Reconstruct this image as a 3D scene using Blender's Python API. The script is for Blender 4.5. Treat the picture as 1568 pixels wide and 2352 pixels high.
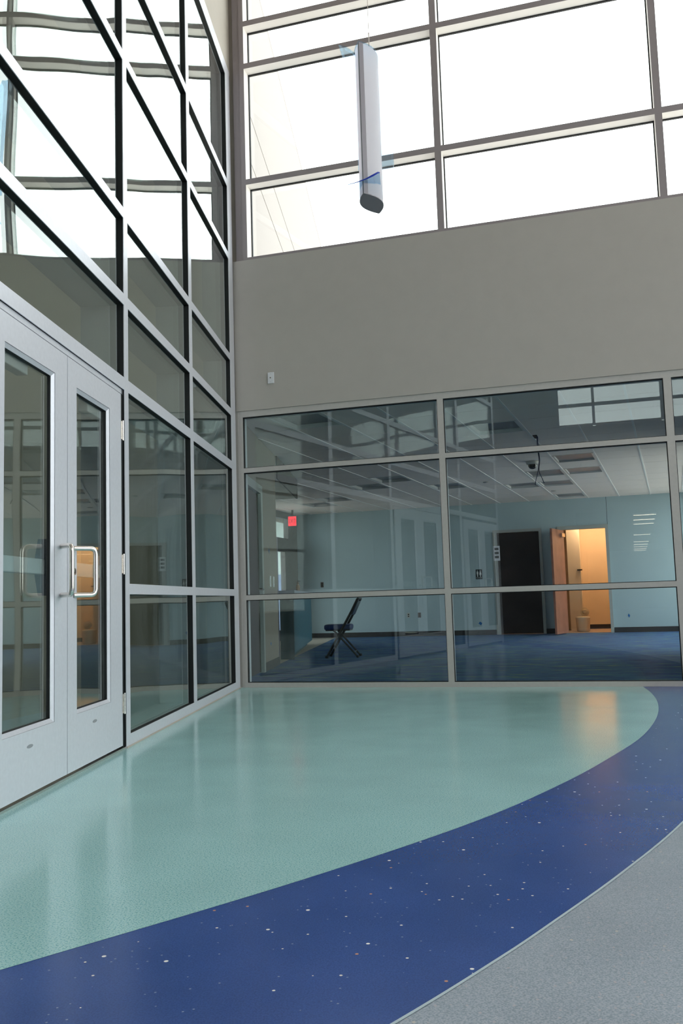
import bpy, bmesh, math, random
from mathutils import Vector, Matrix
random.seed(7)
for o in list(bpy.data.objects): bpy.data.objects.remove(o)
S = bpy.context.scene
COL = S.collection
PHI = math.radians(77.82)          # angle between the left curtain wall and the back wall
# ------------------------------------------------------------------ camera
F_PX, YAW, PIT, ROL = 2036.07, -0.28514, 0.0997386, -0.0306249
cam_d = bpy.data.cameras.new('camera'); cam = bpy.data.objects.new('camera', cam_d); COL.objects.link(cam)
fw = Vector((math.sin(YAW)*math.cos(PIT), math.cos(YAW)*math.cos(PIT), math.sin(PIT)))
r0 = Vector((math.cos(YAW), -math.sin(YAW), 0)); u0 = r0.cross(fw)
r2 = r0*math.cos(ROL)+u0*math.sin(ROL); u2 = -r0*math.sin(ROL)+u0*math.cos(ROL)
m = Matrix((r2, u2, -fw)).transposed().to_4x4(); m.translation = Vector((3.82832, -9.01375, 0.9))
cam.matrix_world = m
cam_d.sensor_fit = 'VERTICAL'; cam_d.sensor_height = 36; cam_d.lens = F_PX/2352*36
cam_d.clip_start = 0.05; cam_d.clip_end = 500
S.camera = cam
# ------------------------------------------------------------------ world and exposure
SKY = 4.2
w = bpy.data.worlds.new('sky'); S.world = w; w.use_nodes = True
bg = w.node_tree.nodes['Background']; bg.inputs[0].default_value = (0.97, 0.985, 1.0, 1); bg.inputs[1].default_value = SKY
S.view_settings.view_transform = 'Standard'; S.view_settings.look = 'None'
S.view_settings.gamma = 1; S.view_settings.use_curve_mapping = False
S.view_settings.exposure = 0.0
def portal(loc, direction, sx, sz):
    d = bpy.data.lights.new('window_portal', 'AREA'); d.shape = 'RECTANGLE'; d.size = sx; d.size_y = sz
    d.cycles.is_portal = True
    o = bpy.data.objects.new('window_portal', d); COL.objects.link(o); o.location = loc
    o.rotation_euler = Vector(direction).to_track_quat('-Z', 'Z').to_euler()
portal((5.1, 0.40, 6.7), (0, -1, 0), 10, 3.9)       # upper back windows
portal((11.2, -7.0, 4.4), (-1, 0, 0), 12.6, 7.6)    # right lobby windows
portal((6.3, -14.7, 5.9), (0, 1, 0), 8.4, 1.2)     # rear lobby windows
portal((11*math.cos(PHI)-1.85*math.sin(PHI), -11*math.sin(PHI)-1.85*math.cos(PHI), 3.6), (-math.cos(PHI), math.sin(PHI), 0), 3.1, 7.2)   # unseen end window, added to brighten the vestibule
portal((5.9, 8.6, 1.55), (-1, 0, 0), 6.8, 2.9)      # east windows of the far room
# ------------------------------------------------------------------ materials
def srgb(r, g, b):
    f = lambda c: (c/255/12.92) if c/255 <= .04045 else ((c/255+.055)/1.055)**2.4
    return (f(r), f(g), f(b), 1)
def mat(name, col, rough=.5, metal=0, spec=.5, noise=None, bump=None, emit=None, estr=1):
    M = bpy.data.materials.new(name); M.use_nodes = True; nt = M.node_tree; P = nt.nodes['Principled BSDF']
    P.inputs['Base Color'].default_value = col; P.inputs['Roughness'].default_value = rough
    P.inputs['Metallic'].default_value = metal; P.inputs['Specular IOR Level'].default_value = spec
    if noise or bump:
        tc = nt.nodes.new('ShaderNodeTexCoord'); nz = nt.nodes.new('ShaderNodeTexNoise')
        sc = (noise or bump)[0]; nz.inputs['Scale'].default_value = sc; nz.inputs['Detail'].default_value = 5
        nt.links.new(tc.outputs['Object'], nz.inputs['Vector'])
        if noise:
            rp = nt.nodes.new('ShaderNodeValToRGB'); a = noise[1]
            rp.color_ramp.elements[0].position = .3; rp.color_ramp.elements[1].position = .7
            rp.color_ramp.elements[0].color = tuple(c*(1-a) for c in col[:3])+(1,)
            rp.color_ramp.elements[1].color = tuple(min(1, c*(1+a)) for c in col[:3])+(1,)
            nt.links.new(nz.outputs['Fac'], rp.inputs[0]); nt.links.new(rp.outputs[0], P.inputs['Base Color'])
        if bump:
            b = nt.nodes.new('ShaderNodeBump'); b.inputs['Strength'].default_value = bump[1]; b.inputs['Distance'].default_value = .002
            nz2 = nt.nodes.new('ShaderNodeTexNoise'); nz2.inputs['Scale'].default_value = bump[0]
            nt.links.new(tc.outputs['Object'], nz2.inputs['Vector'])
            nt.links.new(nz2.outputs['Fac'], b.inputs['Height']); nt.links.new(b.outputs[0], P.inputs['Normal'])
    if emit: P.inputs['Emission Color'].default_value = emit; P.inputs['Emission Strength'].default_value = estr
    return M
def glass_mat(name, tint, wave=0.0, wscale=1.0, double=False, stretch=(1, 1, 1)):
    M = bpy.data.materials.new(name); M.use_nodes = True; nt = M.node_tree; nt.nodes.clear(); N = nt.nodes.new; L = nt.links.new
    out = N('ShaderNodeOutputMaterial'); mx = N('ShaderNodeMixShader'); tr = N('ShaderNodeBsdfTransparent'); gl = N('ShaderNodeBsdfGlossy')
    tr.inputs[0].default_value = tint; gl.inputs['Roughness'].default_value = 0.0; gl.inputs[0].default_value = (.96, 1, .98, 1)
    # reflectance from the angle alone, the same from both faces (Schlick, glass n = 1.52)
    lw = N('ShaderNodeLayerWeight'); lw.inputs['Blend'].default_value = .5
    pw = N('ShaderNodeMath'); pw.operation = 'POWER'; pw.inputs[1].default_value = 5.0; L(lw.outputs['Facing'], pw.inputs[0])
    ma = N('ShaderNodeMath'); ma.operation = 'MULTIPLY_ADD'; ma.inputs[1].default_value = .957; ma.inputs[2].default_value = .043; L(pw.outputs[0], ma.inputs[0])
    fac = ma.outputs[0]
    if double:   # insulated unit: two panes stand for one face each, 2R/(1+R)
        a = N('ShaderNodeMath'); a.operation = 'ADD'; a.inputs[1].default_value = 1; L(fac, a.inputs[0])
        d = N('ShaderNodeMath'); d.operation = 'DIVIDE'; L(fac, d.inputs[0]); L(a.outputs[0], d.inputs[1])
        t = N('ShaderNodeMath'); t.operation = 'MULTIPLY'; t.inputs[1].default_value = 2; L(d.outputs[0], t.inputs[0]); fac = t.outputs[0]
    L(fac, mx.inputs[0]); L(tr.outputs[0], mx.inputs[1]); L(gl.outputs[0], mx.inputs[2]); L(mx.outputs[0], out.inputs[0])
    if wave:
        tc = N('ShaderNodeTexCoord'); mp = N('ShaderNodeMapping'); mp.inputs['Scale'].default_value = stretch
        nz = N('ShaderNodeTexNoise'); nz.inputs['Scale'].default_value = wscale
        nz.inputs['Detail'].default_value = 0; b = N('ShaderNodeBump'); b.inputs['Strength'].default_value = 1; b.inputs['Distance'].default_value = wave
        L(tc.outputs['Object'], mp.inputs[0]); L(mp.outputs[0], nz.inputs['Vector']); L(nz.outputs['Fac'], b.inputs['Height']); L(b.outputs[0], gl.inputs['Normal'])
    return M
def speckle(name, base, dark, light, rough, sc1=260, flecks=None, dens=.33, lo=.04):
    M = bpy.data.materials.new(name); M.use_nodes = True; nt = M.node_tree; P = nt.nodes['Principled BSDF']; N = nt.nodes.new; L = nt.links.new
    tc = N('ShaderNodeTexCoord')
    n1 = N('ShaderNodeTexNoise'); n1.inputs['Scale'].default_value = sc1; n1.inputs['Detail'].default_value = 2; L(tc.outputs['Object'], n1.inputs['Vector'])
    r1 = N('ShaderNodeValToRGB'); e = r1.color_ramp.elements; e[0].position = dens; e[0].color = dark; e[1].position = dens+.14; e[1].color = base
    x = e.new(.72); x.color = light; L(n1.outputs['Fac'], r1.inputs[0])
    n2 = N('ShaderNodeTexNoise'); n2.inputs['Scale'].default_value = 2.3; n2.inputs['Detail'].default_value = 6; L(tc.outputs['Object'], n2.inputs['Vector'])
    r2_ = N('ShaderNodeMapRange'); r2_.inputs['From Min'].default_value = .3; r2_.inputs['From Max'].default_value = .7
    r2_.inputs['To Min'].default_value = 1-lo; r2_.inputs['To Max'].default_value = 1+lo; L(n2.outputs['Fac'], r2_.inputs['Value'])
    mu = N('ShaderNodeVectorMath'); mu.operation = 'SCALE'; L(r1.outputs[0], mu.inputs[0]); L(r2_.outputs[0], mu.inputs['Scale'])
    col = mu.outputs[0]
    if flecks:
        for sc, cut, c, rad in flecks:
            v = N('ShaderNodeTexVoronoi'); v.inputs['Scale'].default_value = sc; L(tc.outputs['Object'], v.inputs['Vector'])
            a = N('ShaderNodeMath'); a.operation = 'LESS_THAN'; a.inputs[1].default_value = rad; L(v.outputs['Distance'], a.inputs[0])
            sep = N('ShaderNodeSeparateColor'); L(v.outputs['Color'], sep.inputs[0])
            b = N('ShaderNodeMath'); b.operation = 'GREATER_THAN'; b.inputs[1].default_value = cut; L(sep.outputs[0], b.inputs[0])
            k = N('ShaderNodeMath'); k.operation = 'MULTIPLY'; L(a.outputs[0], k.inputs[0]); L(b.outputs[0], k.inputs[1])
            mx = N('ShaderNodeMix'); mx.data_type = 'RGBA'; L(k.outputs[0], mx.inputs[0]); L(col, mx.inputs[6]); mx.inputs[7].default_value = c
            col = mx.outputs[2]
    L(col, P.inputs['Base Color'])
    P.inputs['Roughness'].default_value = rough; P.inputs['Specular IOR Level'].default_value = .5
    rr = N('ShaderNodeMapRange'); rr.inputs['To Min'].default_value = rough*.75; rr.inputs['To Max'].default_value = rough*1.35
    L(n2.outputs['Fac'], rr.inputs['Value']); L(rr.outputs[0], P.inputs['Roughness'])
    return M
ALU = mat('clear_anodised_aluminium', (.66, .665, .72, 1), .38, .32, .6, noise=(40, .03))
ALU_UP = mat('window_frame_aluminium', (.27, .235, .245, 1), .5, .0, .5)
ALU_B = mat('interior_frame_aluminium', (.43, .41, .39, 1), .42, .0, .5, noise=(30, .03))
BLACK = mat('black_gasket', (.006, .007, .008, 1), .5, 0, .3)
REAR = mat('frame_rear_section', (.34, .36, .37, 1), .6)
WALLM = mat('taupe_paint', (.40, .375, .345, 1), .8, noise=(6, .02), bump=(900, .25))
TAN = mat('tan_paint', (.42, .38, .33, 1), .8, noise=(5, .02))
TEALW = mat('pale_blue_paint', (.42, .53, .57, 1), .75, noise=(2, .02))
CEILM = mat('white_ceiling_tile', (.88, .79, .755, 1), .9, bump=(500, .3), noise=(300, .04))
TBAR = mat('white_grid_metal', (.85, .84, .83, 1), .5)
CREAM = mat('cream_panel', (.9, .86, .82, 1), .7)
STEEL = mat('brushed_stainless', (.72, .68, .64, 1), .22, 1.0)
BASEB = mat('dark_rubber_base', (.02, .016, .018, 1), .5)
WOODD = mat('dark_walnut_door', (.020, .012, .010, 1), .7, 0, .15, noise=(3, .3))
WOODO = mat('open_wood_door', (.30, .13, .09, 1), .4, noise=(4, .2))
HM = mat('painted_door_frame', (.40, .42, .40, 1), .5)
GL_L = glass_mat('insulated_curtain_glass', (.92, .955, .94, 1), .0048, .95, True, (1, 1, 1.4))
GL_F = glass_mat('interior_partition_glass', (.88, .935, .935, 1), .0010, .5)
GL_U = glass_mat('clear_window_glass', (.95, .98, .97, 1))
TEALF = speckle('teal_speckled_flooring', (.335, .58, .60, 1), (.13, .34, .34, 1), (.45, .66, .59, 1), .15, 190)
BLUEF = speckle('navy_flecked_flooring', (.020, .070, .275, 1), (.016, .056, .225, 1), (.028, .082, .30, 1), .22, 230,
                [(30, .88, (.80, .78, .72, 1), .12), (17, .90, (.9, .88, .84, 1), .10), (24, .965, (.6, .30, .18, 1), .11), (55, .90, (.16, .24, .42, 1), .16)], .36, .10)
GREYF = speckle('grey_speckled_flooring', (.31, .355, .42, 1), (.21, .26, .30, 1), (.42, .43, .46, 1), .30, 210,
                [(26, .90, (.52, .48, .42, 1), .12), (60, .75, (.42, .39, .41, 1), .22)], .38, .06)
STRIP = mat('pale_joint_strip', (.42, .52, .56, 1), .4)
# ------------------------------------------------------------------ mesh helpers
def link(name, me, parent=None):
    o = bpy.data.objects.new(name, me); COL.objects.link(o)
    if parent: o.parent = parent
    return o
def empty(name, loc=(0, 0, 0), rz=0, parent=None):
    o = bpy.data.objects.new(name, None); COL.objects.link(o); o.location = loc; o.rotation_euler = (0, 0, rz)
    o.empty_display_size = .1
    if parent: o.parent = parent
    return o
def tag(o, label=None, cat=None, group=None, kind=None):
    if label: o['label'] = label
    if cat: o['category'] = cat
    if group: o['group'] = group
    if kind: o['kind'] = kind
    return o
class MB:
    def __init__(s): s.bm = bmesh.new(); s.mats = []
    def mi(s, m):
        if m not in s.mats: s.mats.append(m)
        return s.mats.index(m)
    def box(s, a, b, m, bevel=0):
        x0, y0, z0 = [min(a[i], b[i]) for i in range(3)]; x1, y1, z1 = [max(a[i], b[i]) for i in range(3)]
        v = [s.bm.verts.new(p) for p in ((x0, y0, z0), (x1, y0, z0), (x1, y1, z0), (x0, y1, z0), (x0, y0, z1), (x1, y0, z1), (x1, y1, z1), (x0, y1, z1))]
        fs = [s.bm.faces.new([v[i] for i in q]) for q in ((0, 3, 2, 1), (4, 5, 6, 7), (0, 1, 5, 4), (1, 2, 6, 5), (2, 3, 7, 6), (3, 0, 4, 7))]
        k = s.mi(m)
        for f in fs: f.material_index = k
        if bevel:
            es = list({e for f in fs for e in f.edges}); r = bmesh.ops.bevel(s.bm, geom=es, offset=bevel, segments=2, affect='EDGES', profile=.5)
            for f in r['faces']: f.material_index = k
        return s
    def prism(s, pts, z0, z1, m, axis='z'):
        def P(p, h): return {'z': (p[0], p[1], h), 'y': (p[0], h, p[1]), 'x': (h, p[0], p[1])}[axis]
        lo = [s.bm.verts.new(P(p, z0)) for p in pts]; hi = [s.bm.verts.new(P(p, z1)) for p in pts]; n = len(pts); k = s.mi(m)
        fs = [s.bm.faces.new(lo[::-1]), s.bm.faces.new(hi)]+[s.bm.faces.new((lo[i], lo[(i+1) % n], hi[(i+1) % n], hi[i])) for i in range(n)]
        for f in fs: f.material_index = k
        bmesh.ops.recalc_face_normals(s.bm, faces=fs); return s
    def tube(s, pts, r, m, seg=10, cap=True):
        pts = [Vector(p) for p in pts]; k = s.mi(m); rings = []; rr = r if isinstance(r, (list, tuple)) else [r]*len(pts)
        prev = None
        for i, p in enumerate(pts):
            t = (pts[min(i+1, len(pts)-1)]-pts[max(i-1, 0)]).normalized()
            if prev is None:
                a = t.orthogonal().normalized()
            else: a = (prev-t*prev.dot(t)).normalized()
            prev = a; b = t.cross(a)
            rings.append([s.bm.verts.new(p+(a*math.cos(j*2*math.pi/seg)+b*math.sin(j*2*math.pi/seg))*rr[i]) for j in range(seg)])
        for i in range(len(rings)-1):
            for j in range(seg):
                f = s.bm.faces.new((rings[i][j], rings[i][(j+1) % seg], rings[i+1][(j+1) % seg], rings[i+1][j])); f.material_index = k; f.smooth = True
        if cap:
            for q in (rings[0][::-1], rings[-1]):
                f = s.bm.faces.new(q); f.material_index = k
                for e_ in f.edges: e_.smooth = False
        return s
    def lathe(s, prof, m, c=(0, 0, 0), seg=24):
        k = s.mi(m); rings = []
        for r, z in prof: rings.append([s.bm.verts.new((c[0]+r*math.cos(j*2*math.pi/seg), c[1]+r*math.sin(j*2*math.pi/seg), c[2]+z)) for j in range(seg)])
        for i in range(len(rings)-1):
            for j in range(seg):
                f = s.bm.faces.new((rings[i][j], rings[i][(j+1) % seg], rings[i+1][(j+1) % seg], rings[i+1][j])); f.material_index = k; f.smooth = True
        for q in (rings[0][::-1], rings[-1]):
            f = s.bm.faces.new(q); f.material_index = k
            for e_ in f.edges: e_.smooth = False
        return s
    def build(s, name, parent=None):
        me = bpy.data.meshes.new(name); s.bm.normal_update(); s.bm.to_mesh(me); s.bm.free()
        for m_ in s.mats: me.materials.append(m_)
        return link(name, me, parent)
def fillet(pts, r, n=5):
    P = [Vector(p) for p in pts]; out = [P[0]]
    for i in range(1, len(P)-1):
        a = (P[i-1]-P[i]).normalized(); b = (P[i+1]-P[i]).normalized()
        p0 = P[i]+a*r; p1 = P[i]+b*r
        for j in range(n+1):
            t = j/n; out.append(p0*(1-t)**2+P[i]*2*t*(1-t)+p1*t*t)
    return out+[P[-1]]
def text_mesh(name, s, size, m, depth=.002, parent=None):
    c = bpy.data.curves.new(name, 'FONT'); c.body = s; c.size = size; c.extrude = depth; c.align_x = 'CENTER'; c.align_y = 'CENTER'
    t = bpy.data.objects.new('tmp', c); COL.objects.link(t); dg = bpy.context.evaluated_depsgraph_get()
    me = bpy.data.meshes.new_from_object(t.evaluated_get(dg)); bpy.data.objects.remove(t); me.materials.clear(); me.materials.append(m)
    return link(name, me, parent)
def catmull(pts, n=10):
    P = [pts[0]]+list(pts)+[pts[-1]]; out = []
    for i in range(1, len(P)-2):
        p0, p1, p2, p3 = [Vector(q) for q in P[i-1:i+3]]
        for j in range(n):
            t = j/n; out.append(.5*((2*p1)+(-p0+p2)*t+(2*p0-5*p1+4*p2-p3)*t*t+(-p0+3*p1-3*p2+p3)*t**3))
    return out+[Vector(pts[-1])]
DR = Vector((math.cos(PHI), -math.sin(PHI), 0)); NN = Vector((math.sin(PHI), math.cos(PHI), 0))
def Lp(s, n, z=0): return DR*s+NN*n+Vector((0, 0, z))
# ------------------------------------------------------------------ FLOOR of the lobby
teal_edge = catmull([(1.10, -8.75), (1.78, -7.85), (2.311, -7.023), (2.839, -6.17), (3.285, -5.316), (3.595, -4.511),
                     (3.81, -3.80), (3.985, -3.12), (4.10, -2.42), (4.165, -1.75), (4.185, -1.1), (4.165, -.5), (4.119, 0.02)])
grey_edge = catmull([(1.6, -10.5), (2.55, -8.7), (3.0, -7.75), (3.336, -7.086), (3.513, -6.701), (3.625, -6.433), (3.831, -5.904), (4.069, -5.203), (4.42, -3.95), (4.72, -2.5), (4.9, -1.1), (4.93, 0.02)])
fl = MB().box((-1.0, -15, -.12), (11.4, .02, -.0012), GREYF).build('floor'); tag(fl, 'grey speckled lobby flooring with inlaid teal and navy fields', kind='structure')
def flat(poly, z, m, name, parent, label=None):
    b = MB(); vs = [b.bm.verts.new((p[0], p[1], z)) for p in poly]; f = b.bm.faces.new(vs); f.material_index = b.mi(m)
    if f.normal.z < 0 or True:
        b.bm.normal_update()
        if f.normal.z < 0: f.normal_flip()
    bmesh.ops.triangulate(b.bm, faces=[f]); o = b.build(name, parent)
    if label: o['label'] = label
    return o
def strip_field(A, B, z, m, name, label):
    b = MB(); k = b.mi(m); n = 120
    def at(P, t):
        x = t*(len(P)-1); i = min(int(x), len(P)-2); return P[i].lerp(P[i+1], x-i)
    va = [b.bm.verts.new((*at(A, i/n)[:2], z)) for i in range(n+1)]; vb_ = [b.bm.verts.new((*at(B, i/n)[:2], z)) for i in range(n+1)]
    for i in range(n):
        f = b.bm.faces.new((va[i], vb_[i], vb_[i+1], va[i+1])); f.material_index = k
    b.bm.normal_update()
    for f in b.bm.faces:
        if f.normal.z < 0: f.normal_flip()
    o = b.build(name, fl); o['label'] = label; return o
P2 = lambda p: Vector((p[0], p[1], 0))
strip_field([P2(p) for p in teal_edge], [P2(Lp(9.0, -.02)), P2(Lp(0, -.02))], 0.0, TEALF, 'teal_field', 'pale teal speckled floor field')
strip_field([P2(p) for p in grey_edge], [P2(p) for p in teal_edge], -.0006, BLUEF, 'navy_band', 'curved navy floor band with white flecks')
b = MB(); k = b.mi(STRIP)
ps = [Vector((p.x, p.y, 0)) for p in grey_edge]; L_ = []; R_ = []
for i, p in enumerate(ps):
    t = (ps[min(i+1, len(ps)-1)]-ps[max(0, i-1)]).normalized(); nrm = Vector((t.y, -t.x, 0))
    L_.append(b.bm.verts.new(p+Vector((0, 0, .0004)))); R_.append(b.bm.verts.new(p+nrm*.0085+Vector((0, 0, .0004))))
for i in range(len(ps)-1):
    f = b.bm.faces.new((L_[i], R_[i], R_[i+1], L_[i+1])); f.material_index = k
o = b.build('joint_strip', fl); o['label'] = 'thin pale joint strip between navy and grey flooring'
# ------------------------------------------------------------------ LEFT CURTAIN WALL
def lwin(name, label): return tag(empty(name, (0, 0, 0), -PHI), label, kind='structure')
wl = lwin('wall_left', 'tall aluminium curtain wall with clear glazing along the left side')
GN0, GN1 = -.052, -.028      # glass slab
MUL = [(8.73, 8.83), (6.73, 6.83), (5.83, 5.93), (3.847, 3.93), (2.015, 2.115), (.06, .29)]
LEV = [(0, .081), (.986, 1.055), (2.345, 2.429), (2.930, 3.007), (3.541, 3.613), (4.685, 4.757), (5.52, 5.60), (6.85, 7.0)]
ZT = 7.0; SEND = 9.4
def bar(a, b_, name='mullion', horizontal=False, rear=.30):
    q = MB(); (s0, z0), (s1, z1) = a, b_
    q.box((s0, -.005, z0), (s1, 0, z1), ALU)
    i = .004
    q.box((s0+(0 if horizontal else i), -.055, z0+(i if horizontal else 0)), (s1-(0 if horizontal else i), -.005, z1-(i if horizontal else 0)), BLACK)
    q.box((s0, -rear, z0), (s1, -.055, z1), REAR)
    return q.build(name, wl)
for s0, s1 in MUL: bar((s0, 0), (s1, ZT))

bays = [(.29, 2.015, 0), (2.115, 3.847, 0), (3.93, 5.83, 1), (5.93, 6.73, 0), (6.83, 8.73, 1)]
for s0, s1, isdoor in bays:
    lv = LEV if not isdoor else LEV[2:]
    for z0, z1 in lv: bar((s0, z0), (s1, z1), 'transom', True)
    zs = [(lv[i][1], lv[i+1][0]) for i in range(len(lv)-1)]
    for z0, z1 in zs:
        o = MB().box((s0-.01, GN0, z0-.01), (s1+.01, GN1, z1+.01), GL_L).build('pane', wl)
o = MB().box((.05, -.003, 0), (3.93, .006, .010), TAN).build('sealant_bead', wl); o['label'] = 'white sealant bead along the foot of the frame'
# fascia above the curtain wall
tag(MB().box((-.02, -.35, 7.0), (14, -.01, 8.8), TAN).build('wall_left_upper'), 'beige plastered wall above the curtain wall', kind='structure')
bpy.data.objects['wall_left_upper'].rotation_euler = (0, 0, -PHI)
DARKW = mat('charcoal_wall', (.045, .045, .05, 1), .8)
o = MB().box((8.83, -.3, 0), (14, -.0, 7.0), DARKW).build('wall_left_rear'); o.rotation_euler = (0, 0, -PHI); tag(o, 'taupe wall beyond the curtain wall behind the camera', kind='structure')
# door frame head stop
o = MB().box((3.93, -.12, 2.312), (5.83, -.012, 2.345), ALU).build('door_head', wl)
o = MB().box((3.93, -.12, .0), (3.962, -.012, 2.345), BLACK).build('door_jamb', wl)
o = MB().box((3.93, -.16, .0), (5.83, -.005, .012), STEEL).build('threshold', wl)
def make_door(name, s0, s1, lite, hinge, label, meet):
    d = tag(empty(name, (0, 0, 0), -PHI), label, kind='structure')
    z0, z1 = .028, 2.300; l0, l1, lz0, lz1 = lite; y1, y0 = -.002, -.047
    b = .012
    # stiles and rails
    for a, c, nm in ((s0, l0, 'stile'), (l1, s1, 'stile')): MB().box((a, y0, z0), (c, y1, z1), ALU).build(nm, d)
    MB().box((l0, y0, z0), (l1, y1, lz0), ALU).build('bottom_rail', d); MB().box((l0, y0, lz1), (l1, y1, z1), ALU).build('top_rail', d)
    # bevelled glass stop and black gasket
    q = MB()
    def ring(o0, o1, ya, yb, m):
        A = [(l0+o0, ya, lz0+o0), (l1-o0, ya, lz0+o0), (l1-o0, ya, lz1-o0), (l0+o0, ya, lz1-o0)]
        B = [(l0+o1, yb, lz0+o1), (l1-o1, yb, lz0+o1), (l1-o1, yb, lz1-o1), (l0+o1, yb, lz1-o1)]
        va = [q.bm.verts.new(p) for p in A]; vb = [q.bm.verts.new(p) for p in B]; k = q.mi(m)
        for i in range(4):
            f = q.bm.faces.new((va[i], va[(i+1) % 4], vb[(i+1) % 4], vb[i])); f.material_index = k
        bmesh.ops.recalc_face_normals(q.bm, faces=q.bm.faces[:])
    ring(0, .0, -.002, -.005, ALU); ring(0, .020, -.005, -.017, ALU); ring(.020, .020, -.017, -.020, ALU)
    q.build('glass_stop', d)
    q = MB(); ring(.020, .024, -.020, -.036, BLACK); q.build('gasket', d)
    MB().box((l0+.002, -.042, lz0+.002), (l1-.002, -.036, lz1-.002), GL_L).build('pane', d)
    # offset pull handle
    e = s0+.085 if meet == 0 else s1-.085; g = e+.09 if meet == 0 else e-.09
    h = empty('pull_handle', (0, 0, 0), 0, d)
    q = MB(); q.tube(fillet([(e, -.002, 1.235), (g, .092, 1.235), (g, .092, .975), (e, -.002, .975)], .035, 6), .0135, STEEL, 14)
    hb = q.build('pull_handle', d); bpy.data.objects.remove(h); hb['label'] = 'offset stainless pull handle'
    hb.name = 'pull_handle'
    # rear hardware: push bar with end case, closer
    q = MB(); q.box((l0-.06, -.105, 1.085), (l1+.06, -.060, 1.165), REAR, .006); pb = q.build('push_bar', d)
    MB().prism([(e-.02, .975), (e+.035, .975), (e+.075, 1.08), (e+.075, 1.17), (e+.035, 1.275), (e-.02, 1.275)], -.115, -.047, mat('case_dark', (.05, .06, .10, 1), .4), 'y').build('latch_case', d)
    MB().box((hinge-.5 if meet == 0 else hinge+.12, -.11, lz1-.07), (hinge-.14 if meet == 0 else hinge+.48, -.05, lz1+.02), REAR, .005).build('door_closer', d)
    # small oval maker's tag
    q = MB(); q.prism([((l0+l1)/2+.035*math.cos(t*math.pi/8), lz0-.075+.009*math.sin(t*math.pi/8)) for t in range(16)], -.0022, -.001, mat('tag', (.25, .26, .28, 1), .4), 'y').build('oval_tag', d)
    return d
d1 = make_door('door_1', 4.925, 5.825, (5.095, 5.69, .325, 2.160), 5.825, 'near aluminium glass door leaf at the left edge, with pull handle', 0)
d7 = make_door('door_7', 7.825, 8.725, (7.995, 8.59, .325, 2.160), 8.725, 'farther leaf of the second door pair, behind the camera position', 0)
d8 = make_door('door_8', 6.900, 7.818, (7.125, 7.685, .325, 2.155), 6.9, 'nearer leaf of the second door pair, beyond the left edge of the frame', 1)
d2 = make_door('door_2', 4.000, 4.918, (4.225, 4.785, .325, 2.155), 4.0, 'far aluminium glass door leaf hinged beside the fixed glazing', 1)
q = MB(); q.bm.verts.ensure_lookup_table()
q.tube([(4.845, -.002, 1.105), (4.845, .012, 1.105)], [.022, .019], STEEL, 20); cyl = q.build('lock_cylinder', d2)
MB().box((4.8425, .0115, 1.094), (4.8475, .0135, 1.116), BLACK).build('keyway', cyl)
for zc in (.29, 1.18, 2.06):
    q = MB()
    for k_ in range(5):
        za = zc-.066+k_*.0266; q.tube([(3.978, .003, za), (3.978, .003, za+.0258)], .0075, STEEL, 12)
    q.box((3.975, -.0015, zc-.06), (4.01, .001, zc+.06), STEEL)
    q.build('hinge', d2)
# ------------------------------------------------------------------ VESTIBULE behind the curtain wall
VW = mat('vestibule_wall', (.50, .475, .41, 1), .8); VF = mat('vestibule_floor', (.32, .295, .24, 1), .35, noise=(8, .1))
vb = empty('vestibule', (0, 0, 0), -PHI); tag(vb, 'dim vestibule behind the curtain wall', kind='structure')
MB().box((-.3, -3.4, -.12), (11, -.06, -.002), VF).build('floor_slab', vb)
MB().box((-.45, -3.4, 0), (-.3, -.3, 8.8), VW).build('wall_panel', vb)
MB().box((-.3, -3.5, 0), (11, -3.35, 8.8), VW).build('wall_panel', vb)
for k_ in range(5): MB().box((10.9, -3.4+k_*.775-.04, 0), (11, -3.4+k_*.775+.04, 7.3), ALU_UP).build('mullion', vb)  # unseen glazed end wall, added to light the vestibule
for z_ in (0.05, 2.6, 4.1, 4.55, 5.6, 7.2): MB().box((10.9, -3.4, z_-.05), (11, -.3, z_+.05), ALU_UP).build('transom', vb)
MB().box((10.94, -3.4, 0), (10.95, -.3, 7.3), GL_U).build('pane', vb)
MB().box((8.9, -3.35, 3.55), (10.7, -.4, 3.7), VW).build('mezzanine_slab', vb)
MB().box((-.3, -3.4, 7.2), (11, -.3, 7.3), VW).build('ceiling_panel', vb)
# ------------------------------------------------------------------ BACK WALL
wb = MB(); wb.box((0.0, -.015, 3.03), (11.2, .16, 4.755), WALLM); o = wb.build('wall_back'); tag(o, 'plain taupe wall band between the lower glazing and the upper windows', kind='structure')
o = MB().box((6.80, .0, 0), (11.2, .16, 3.03), WALLM).build('wall_back_right'); tag(o, 'taupe wall at the right end of the lower glazing', kind='structure')
o = MB().box((0, -.015, 8.62), (11.2, .16, 8.85), WALLM).build('wall_back_top'); tag(o, 'wall strip above the upper windows', kind='structure')
# corner column above the wall band, stepped
q = MB(); q.box((-.12, .06, 4.755), (.045, .3, 8.8), TAN); q.box((.03, .015, 4.755), (.118, .3, 8.8), ALU_UP)
q.build('trim_1'); tag(bpy.data.objects['trim_1'], 'stepped grey corner trim beside the upper windows', kind='structure')
# corner trim under
o = MB().box((-.02, -.004, 0), (.022, .12, 4.755), ALU_B).build('trim_2'); tag(o, 'slim aluminium corner trim', kind='structure')
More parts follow.
